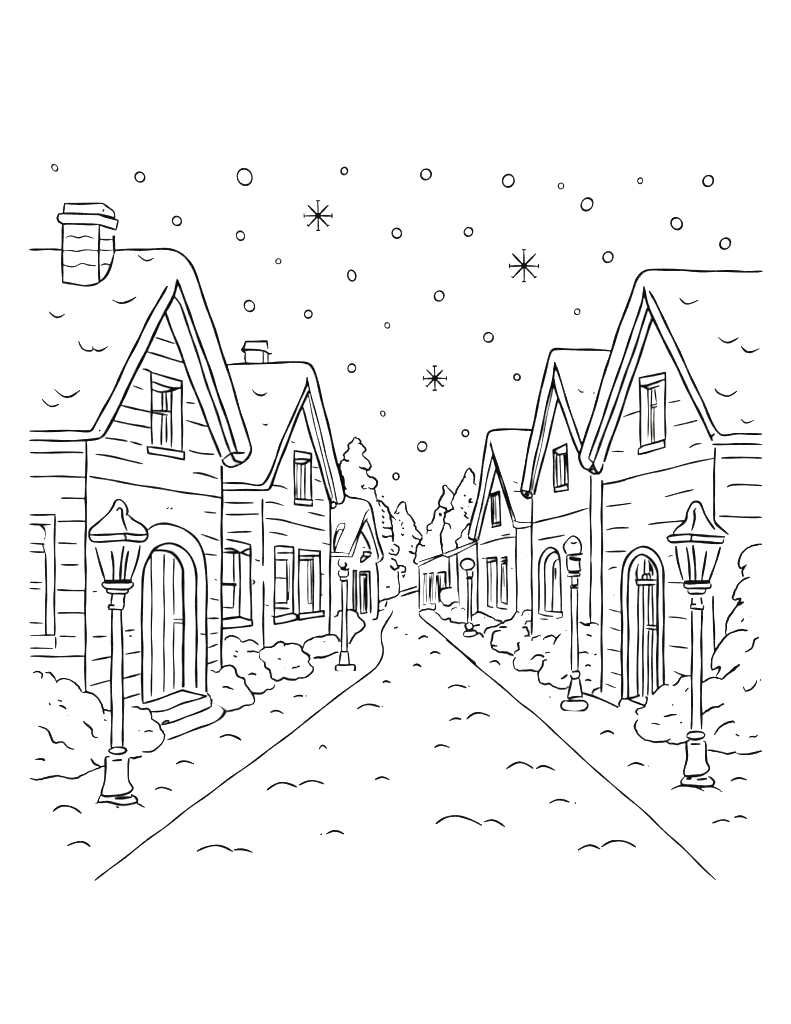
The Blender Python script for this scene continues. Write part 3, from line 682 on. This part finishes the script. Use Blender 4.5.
# ------------------------------------------------------------------ conifers
def tree(label, d, outline, strokes, name='spruce_tree'):
    m = MB(); px = pts('B3', outline); m.conifer(px, d)
    for st in strokes: m.trace(S('B3', st), 1.9, maxlift=12, jag=.65)
    xs = [p[0] for p in px]; yb = max(p[1] for p in px)
    low = [p[0] for p in px if p[1] > yb-20]; xm = (min(low)+max(low))/2
    b = m.plane.hit(xm, HY); b.z = 0
    e = empty(name, b, label, 'tree', 'spruce trees at the end of the street')
    m.build('crown', 'leaf', e, b)
    t = MB(); zt = m.plane.hit(xm, yb).z + 3
    rg = [[t.vert(b+V((r*math.cos(k*math.pi/5), r*math.sin(k*math.pi/5), z))) for k in range(10)] for r, z in ((.5,0), (.32,.6), (.25,max(zt,1.5)))]
    for p, q in zip(rg, rg[1:]):
        for k in range(10): t.face([p[k], p[(k+1)%10], q[(k+1)%10], q[k]])
    t.face(rg[-1]); t.build('trunk', 'stone', e, b)
tree('tallest spruce, standing right behind the left cottage', 85,
     '170,35 155,60 140,75 135,100 115,120 118,140 105,150 98,185 108,220 118,240 112,290 95,400 80,780 310,780 305,600 290,400 270,320 262,290 278,265 270,240 235,220 240,195 250,175 240,150 215,135 208,110 222,100 200,68 190,45',
     ['170,35 155,60 140,75 135,100 115,120 118,140 105,150 98,185 108,220 118,240 120,275 130,292; 170,35 190,45 200,68 193,72; 180,68 200,72 222,98 205,110; 205,110 215,135 240,150 250,175 240,195 222,194 190,180; 225,195 235,220 270,240 278,265 262,288 235,278; 262,288 270,320 282,345', '118,145 132,152 147,150; 200,270 215,286 228,280; 205,275 220,270; 280,345 272,352; 298,322 315,326'])
tree('bushy spruce with ragged right edge between the cottage and the street end', 92,
     '285,345 310,360 335,395 345,430 352,480 358,515 360,552 382,575 378,600 366,615 385,655 418,670 405,692 378,688 388,795 390,850 270,850 262,600 268,400',
     ['268,350 285,345 310,360 335,395 345,430 352,480 358,515 358,548; 285,345 290,360 292,375; 335,395 350,420 368,440; 355,553 380,570 382,595 372,612 335,600; 345,580 360,600; 345,625 370,640 380,660 418,668 415,690 395,695; 340,660 365,680 392,672; 378,685 380,720 386,760 388,795',
      '297,420 312,432; 300,448 318,452; 300,385 318,400; 290,515 315,520 330,516; 320,525 340,520 360,517; 305,700 315,715; 315,765 345,770; 400,700 405,725; 417,697 408,718; 340,470 345,478; 305,470 345,485'])
tree('slim pointed spruce nearest the middle at the far end of the street', 118,
     '410,347 395,352 380,385 365,405 350,500 340,700 345,850 500,850 495,700 485,560 502,520 480,497 465,475 460,445 435,415 422,400 418,372',
     ['410,347 392,353 378,385; 378,385 362,408; 372,412 385,402; 410,347 417,375 422,402 440,418 460,445 465,475 482,500 502,520 485,540', '395,470 410,450; 395,480 412,478; 392,505 402,515 408,505; 445,515 465,528 490,535; 450,560 456,572; 430,597 445,595 460,607; 385,440 390,445'])
tree('short spruce with a split tip left of the tall right spruce', 114,
     '605,272 620,275 640,300 660,320 690,450 700,820 470,820 460,645 470,600 485,550 502,522 520,480 545,455 560,405 582,360 600,310',
     ['620,278 600,272 602,310 585,345 580,375 560,405 560,430 545,455; 548,452 525,470 518,507; 525,490 548,490; 615,270 640,300 658,316; 502,522 478,565 470,600 465,625 460,645 482,655; 578,375 600,374 620,388 605,405', '578,410 588,405 592,415 583,420 578,410; 475,555 515,565'])
tree('tall spruce on the right with a leaning pointed tip, partly behind the third house', 110,
     '728,188 752,215 754,262 775,400 800,820 600,820 595,600 590,510 605,470 608,425 648,388 640,345 670,290 695,250 710,205',
     ['728,188 710,205 695,250 670,290 655,320 640,345 642,370 650,383 620,400 608,425 605,470 590,510 592,560 595,600 612,615; 610,455 628,460 635,482; 727,186 738,202 752,215 752,262 762,265; 655,320 665,300; 700,225 712,232', '700,318 706,326; 695,240 700,250; 745,335 728,342 728,355 748,352; 685,375 695,385; 698,400 712,405 705,415; 700,415 720,430 725,425; 720,370 725,378; 590,562 600,555'])
tree('small ragged spruce tucked against the left rake of the third right house', 100,
     '735,448 715,465 710,480 690,500 685,520 665,540 668,560 658,590 650,820 800,820 780,500 755,450',
     ['732,455 715,465 710,482 690,500 686,522 665,540 668,562 660,588'])

# ------------------------------------------------------------------ ground, road, end wall
g = MB(); rd = MB()
a = [g.vert(p) for p in ((-420,-30,0),(420,-30,0),(420,900,0),(-420,900,0))]; g.face(a)
left = pts('P', '95,880 200,800') + pts('C4', '125,628 305,495 470,365 590,275 635,240 655,205 658,175 652,150 652,115 668,85 690,50 693,38')
right = pts('P', '716,880 640,808 600,774') + pts('C5', '625,395 480,262 420,215 170,0')[1:] + pts('A7', '270,515 130,395 72,345 69,330')
gl = level(.004)
ground_pt = lambda p: gl.hit(*p)
def extend(p, q, y=1200):
    k = (y-p[1])/(q[1]-p[1]); return (p[0]+(q[0]-p[0])*k, y)
L2 = [extend(left[0], left[1])] + smooth(left, 4); R2 = [extend(right[0], right[1])] + smooth(right, 4)
def sample(line, y):
    for p, q in zip(line, line[1:]):
        if (p[1]-y)*(q[1]-y) <= 0 and p[1] != q[1]:
            return p[0]+(q[0]-p[0])*(y-p[1])/(q[1]-p[1])
    return line[-1][0]
ys = [1200, 1060, 1024, 980, 930, 900, 880, 860, 830, 800, 770, 740, 715, 695, 680, 668, 660, 652, 644, 637, 631, 626, 621, 617, 614, 612]
pr = None
for y in ys:
    c = (rd.vert(ground_pt((sample(L2, y), y))), rd.vert(ground_pt((sample(R2, y), y))))
    if pr: rd.face([pr[0], pr[1], c[1], c[0]])
    pr = c
rd.trace([(left, False)], 1.6, gl, maxlift=25); rd.trace([(right, False)], 1.6, gl, maxlift=25)
g.trace(S('A7', '655,620 700,635 745,655 785,673'), 1.8, level(0), maxlift=20)
g.trace(S('A3', '238,518 260,510 310,515 335,522; 370,515 395,530; 305,527 312,530'), 1.6, level(0), maxlift=12)
g.trace(S('B2', '303,553 340,538 400,540 445,558; 430,541 480,541 520,563'), 1.6, level(0), maxlift=12)
hum = (S('C3', '118,545 150,525 190,530 223,553; 170,668 205,655 230,655 255,672; 560,375 590,364 628,375; 485,466 510,458 548,470; 718,278 750,270 790,282; 635,688 680,670 720,668 768,690; 768,683 800,681 838,692')
     + S('C4', '70,495 105,485 150,505; 252,405 275,398 302,410; 335,350 355,344 373,347; 655,298 668,292 687,299; 563,394 600,376 648,385; 428,538 440,522 458,536; 240,685 290,657 350,673; 356,666 400,650 448,662; 628,647 655,637 683,648; 453,842 485,830 520,842; 432,845 441,839; 695,103 712,97; 735,125 748,125; 765,238 778,233 791,238; 378,344 385,346; 652,381 658,385; 434,535 442,529 448,534')
     + S('C5', '107,52 125,43 147,52; 45,95 60,88 78,98; 170,175 200,163 240,173; 245,163 250,170; 175,292 198,282 222,286; 238,287 260,268 285,262 325,275; 122,388 145,378 180,388; 380,465 430,440 480,463; 487,464 515,453 558,470; 535,588 570,574 610,584; 628,582 632,590; 127,662 165,638 205,633 250,645 295,667; 300,655 335,648 378,673; 637,757 680,738 720,752; 722,745 760,724 805,724 848,745; 320,82 345,76 360,92; 717,340 745,328 768,336')
     + S('B2', '115,455 150,440 190,452; 205,450 210,456; 555,517 590,504 626,513; 477,697 520,683 553,690; 570,672 600,667 626,678; 0,318 35,305 60,318')
     + S('A7', '65,430 85,418 103,424; 15,412 28,412; 535,640 542,634'))
for p, sh in hum:
    yb = max(q[1] for q in p)
    mid = sum(q[0] for q in p)/len(p)
    road = yb > 614 and sample(L2, yb) < mid < sample(R2, yb)
    m = rd if road else g; z0 = .004 if road else 0
    d0 = (EYE-z0)*F/(yb+.8-HY)
    q = smooth(p, 2.5); A = [at(x, y, d0) for x, y in q]
    wd = abs(A[-1].x-A[0].x)*.4
    n = len(A)
    top_ = [m.vert(c) for c in A]
    fr = [m.vert((c.x, c.y-wd*math.sin(math.pi*(k+.5)/n)*.6, z0+.001)) for k, c in enumerate(A)]
    bk = [m.vert((c.x, c.y+wd*math.sin(math.pi*(k+.5)/n), z0+.001)) for k, c in enumerate(A)]
    for k in range(n-1):
        m.face([fr[k], fr[k+1], top_[k+1], top_[k]]); m.face([top_[k], top_[k+1], bk[k+1], bk[k]])
    r = .8*d0/F
    m.ink([c+V((0,-r,r*.3)) for c in A], 1.9)
tag(g.build('snowy_ground', 'snow'), kind='structure')
tag(rd.build('road', 'snow'), kind='structure')
m = MB(); WP = frontal(112)
m.plate(pts('B4', '500,815 550,800 620,782 700,758 760,742 760,900 500,905'), WP, (0,1.2,0))
m.trace(S('B4', '550,800 600,788 690,760; 555,838 620,818 700,795'), 1.7, WP)
m.trace(S('B4', '540,905 555,897'), 1.5, WP)
b = at(409, HY, 112); b.z = 0
tag(m.build('low_wall', 'stone', None, b), 'low snow capped wall sloping up across the far end of the road', 'wall')

# ------------------------------------------------------------------ falling snow
FL = [  # x, y, half width, half height, metres away, label
 (54.8,167.8,2.6,3.0,8.6,'small snow pellet highest above the square chimney, near the left margin'),
 (139.9,177.1,4.5,4.5,7.4,'medium snow pellet to the upper right of the square chimney'),
 (244.7,177.0,7.6,7.6,6.2,'largest of all the snow pellets in the sky, upper left'),
 (344.3,171.0,3.3,3.3,8.8,'small snow pellet above and right of the upper left star flake'),
 (176.9,221.0,4.3,4.3,7.8,'medium snow pellet straight above the left house apex'),
 (240.5,235.8,4.2,4.2,8.1,'medium snow pellet directly below the largest pellet'),
 (278.4,261.3,2.6,2.6,9.0,'tiny snow pellet below and left of the upper left star flake'),
 (351.8,275.6,4.2,5.4,7.2,'tilted oval snow pellet below and right of the upper left star flake'),
 (249.4,306.0,5.4,5.4,7.0,'large snow pellet above the small chimney of the second left house'),
 (308.3,314.2,3.9,3.9,8.4,'medium snow pellet straight above the ridge end of the second left house'),
 (387.3,325.4,2.7,2.7,9.2,'tiny snow pellet left of the lowest star flake, higher than it'),
 (351.8,368.2,4.2,4.2,7.7,'medium snow pellet just right of the second left house apex'),
 (382.8,413.6,2.2,3.0,8.9,'tiny oval snow pellet above and right of the tallest spruce tip'),
 (396.0,476.4,3.2,3.6,8.2,'small oval snow pellet lowest in the sky, over the street end spruces'),
 (422.2,446.6,5.0,5.0,7.1,'large snow pellet low over the middle of the street'),
 (465.4,433.2,3.5,3.5,8.0,'small snow pellet beside the third right house ridge'),
 (426.0,174.4,5.0,5.0,7.3,'medium snow pellet top centre, left of the bigger top pellet'),
 (508.3,180.8,6.0,5.6,6.8,'large snow pellet top right of centre, above the right star flake'),
 (561.0,186.0,2.7,2.7,9.1,'tiny snow pellet between two large pellets above the right star flake'),
 (640.2,180.8,2.5,2.5,9.3,'tiny snow pellet high over the largest right house apex'),
 (708.2,181.0,4.8,4.8,7.6,'medium snow pellet highest in the upper right corner'),
 (587.0,204.4,6.0,5.6,6.7,'large snow pellet upper right of the right star flake'),
 (396.8,233.2,4.7,4.7,7.5,'medium snow pellet midway between the two upper star flakes'),
 (468.5,231.9,4.4,4.0,7.9,'slightly squashed snow pellet upper left of the right star flake'),
 (676.6,223.6,5.0,5.8,7.0,'tall oval snow pellet over the largest right house roof'),
 (725.2,243.6,4.7,5.2,7.2,'medium snow pellet nearest the right margin, just over the roof ridge'),
 (608.0,257.2,5.0,4.9,7.4,'large snow pellet just left of the largest right house ridge end'),
 (439.2,296.0,4.9,5.0,7.3,'large snow pellet above the lowest star flake'),
 (577.2,311.8,2.8,2.8,8.8,'tiny snow pellet above the second right house ridge'),
 (488.4,337.4,5.0,4.7,7.6,'medium snow pellet upper right of the lowest star flake'),
 (517.0,377.2,3.2,3.2,8.5,'small snow pellet left of the second right house rake'),
]
for x, y, rx, ry, d, lab in FL:
    m = MB(); pl = facing(x, d); c = pl.hit(x, y); pl = Plane(c, c-CAM); k = (c-CAM).length/F*.94
    u = V((pl.n.y, -pl.n.x, 0)).normalized(); tl = random.uniform(.1,.6); up = u.cross(pl.n)
    ua, ub = u*math.cos(tl)+up*math.sin(tl), up*math.cos(tl)-u*math.sin(tl)
    n = 22; rings = []
    for i in range(1, 8):
        t = math.pi*i/8
        rings.append([m.vert(c + pl.n*(-math.cos(t)*rx*k) + (ua*(rx*math.cos(j*2*math.pi/n)) + ub*(ry*math.sin(j*2*math.pi/n)))*(k*math.sin(t))) for j in range(n)])
    for a, b in zip(rings, rings[1:]):
        for j in range(n): m.face([a[j], a[(j+1)%n], b[(j+1)%n], b[j]])
    m.face(rings[0][::-1]); m.face(rings[-1])
    ph = random.uniform(0, 6)
    m.ink([c + (ua*(rx*math.cos(j*2*math.pi/n)) + ub*(ry*math.sin(j*2*math.pi/n)))*(k*(.95+.04*math.sin(2*j*2*math.pi/n+ph))) - pl.n*(.004+.4*rx*k) for j in range(n)], 1.9 if rx > 3 else 1.5, closed=True)
    tag(m.build('snow_pellet', 'snow', None, c), lab, 'snowflake', 'round snow pellets falling over the street')
def star(x, y, d, strokes, lab):
    m = MB(); pl = facing(x, d); c = pl.hit(x, y)
    m.blob([(x+1.0*math.cos(t*math.pi/4), y+1.0*math.sin(t*math.pi/4)) for t in range(8)], d, .5, 1)
    m.trace(strokes, 1.7, pl, wob=.1)
    tag(m.build('star_snowflake', 'snow', None, c), lab, 'snowflake', 'star shaped snowflakes falling over the street')
def arms(x, y, v, h_, dg):
    s = []
    L = lambda *p: s.append(([(x+a, y+b) for a, b in p], True))
    for sg in (-1, 1):
        L((0,0),(.3*sg,sg*v)); L((0,0),(sg*h_,.5)); L((-2.6,sg*v),(2.6,sg*v)); L((sg*h_,-2.4),(sg*h_,2.6))
        L((0,0),(sg*dg,-dg*1.02)); L((0,0),(sg*dg*.95,dg))
        L((sg*dg*.95-1.5*sg,dg+.5),(sg*dg*.95+1.5*sg,dg-1.5))
    return s
star(318.1, 215.6, 7.0, arms(318.1,215.6,15,14,10.5), 'star snowflake in the upper left, the one highest in the sky')
star(524.0, 265.8, 7.2, arms(524.0,265.8,16,14.5,12), 'star snowflake on the right between the large pellets, widest of the three')
star(434.8, 378.2, 7.5, arms(434.8,378.2,12,11.5,8.5), 'lowest and smallest star snowflake, over the middle of the street')

# ------------------------------------------------------------------ camera, sky, sun
cam = bpy.data.cameras.new('camera'); co = bpy.data.objects.new('camera', cam); COL.objects.link(co)
co.location = CAM; co.rotation_euler = (math.radians(90), 0, 0)
cam.sensor_fit = 'AUTO'; cam.sensor_width = 36; cam.lens = 36*F/1024
cam.shift_x = 0; cam.shift_y = (HY-512)/1024
cam.clip_start = .05; cam.clip_end = 3000
SC.camera = co

wd = bpy.data.worlds.new('World'); SC.world = wd; wd.use_nodes = True
nt = wd.node_tree; bg = nt.nodes['Background']
sky = nt.nodes.new('ShaderNodeTexSky'); sky.sky_type = 'NISHITA'; sky.sun_disc = False
EL, RO = math.radians(35), math.radians(200)
sky.sun_elevation = EL; sky.sun_rotation = RO; sky.air_density = 1; sky.dust_density = 6; sky.ozone_density = .5
mx = nt.nodes.new('ShaderNodeMix'); mx.data_type = 'RGBA'
mx.inputs[0].default_value = .85                    # cloud cover: an even white overcast over the clear sky
mx.inputs[7].default_value = (9, 9, 9, 1)
nt.links.new(sky.outputs['Color'], mx.inputs[6]); tc = nt.nodes.new('ShaderNodeTexCoord'); sp = nt.nodes.new('ShaderNodeSeparateXYZ'); mr = nt.nodes.new('ShaderNodeMapRange')
nt.links.new(tc.outputs['Generated'], sp.inputs[0]); nt.links.new(sp.outputs['Z'], mr.inputs['Value'])
mr.inputs['From Min'].default_value = 0; mr.inputs['From Max'].default_value = 1
mr.inputs['To Min'].default_value = .40; mr.inputs['To Max'].default_value = 1.3
ml = nt.nodes.new('ShaderNodeVectorMath'); ml.operation = 'SCALE'
nt.links.new(mx.outputs[2], ml.inputs[0]); nt.links.new(mr.outputs['Result'], ml.inputs['Scale'])
nt.links.new(ml.outputs['Vector'], bg.inputs['Color'])
bg.inputs['Strength'].default_value = .12
sun = bpy.data.lights.new('sun', 'SUN'); so = bpy.data.objects.new('sun', sun); COL.objects.link(so)
sun.energy = 1.0; sun.angle = math.radians(60); sun.color = (1, .98, .95)
dv = V((math.sin(RO)*math.cos(EL), math.cos(RO)*math.cos(EL), math.sin(EL)))
so.rotation_euler = dv.to_track_quat('Z', 'Y').to_euler(); so.location = (0, -5, 30)

SC.view_settings.view_transform = 'Standard'; SC.view_settings.look = 'None'
SC.view_settings.exposure = 2.1; SC.view_settings.gamma = 1; SC.view_settings.use_curve_mapping = False
SC.cycles.max_bounces = 12; SC.cycles.diffuse_bounces = 8
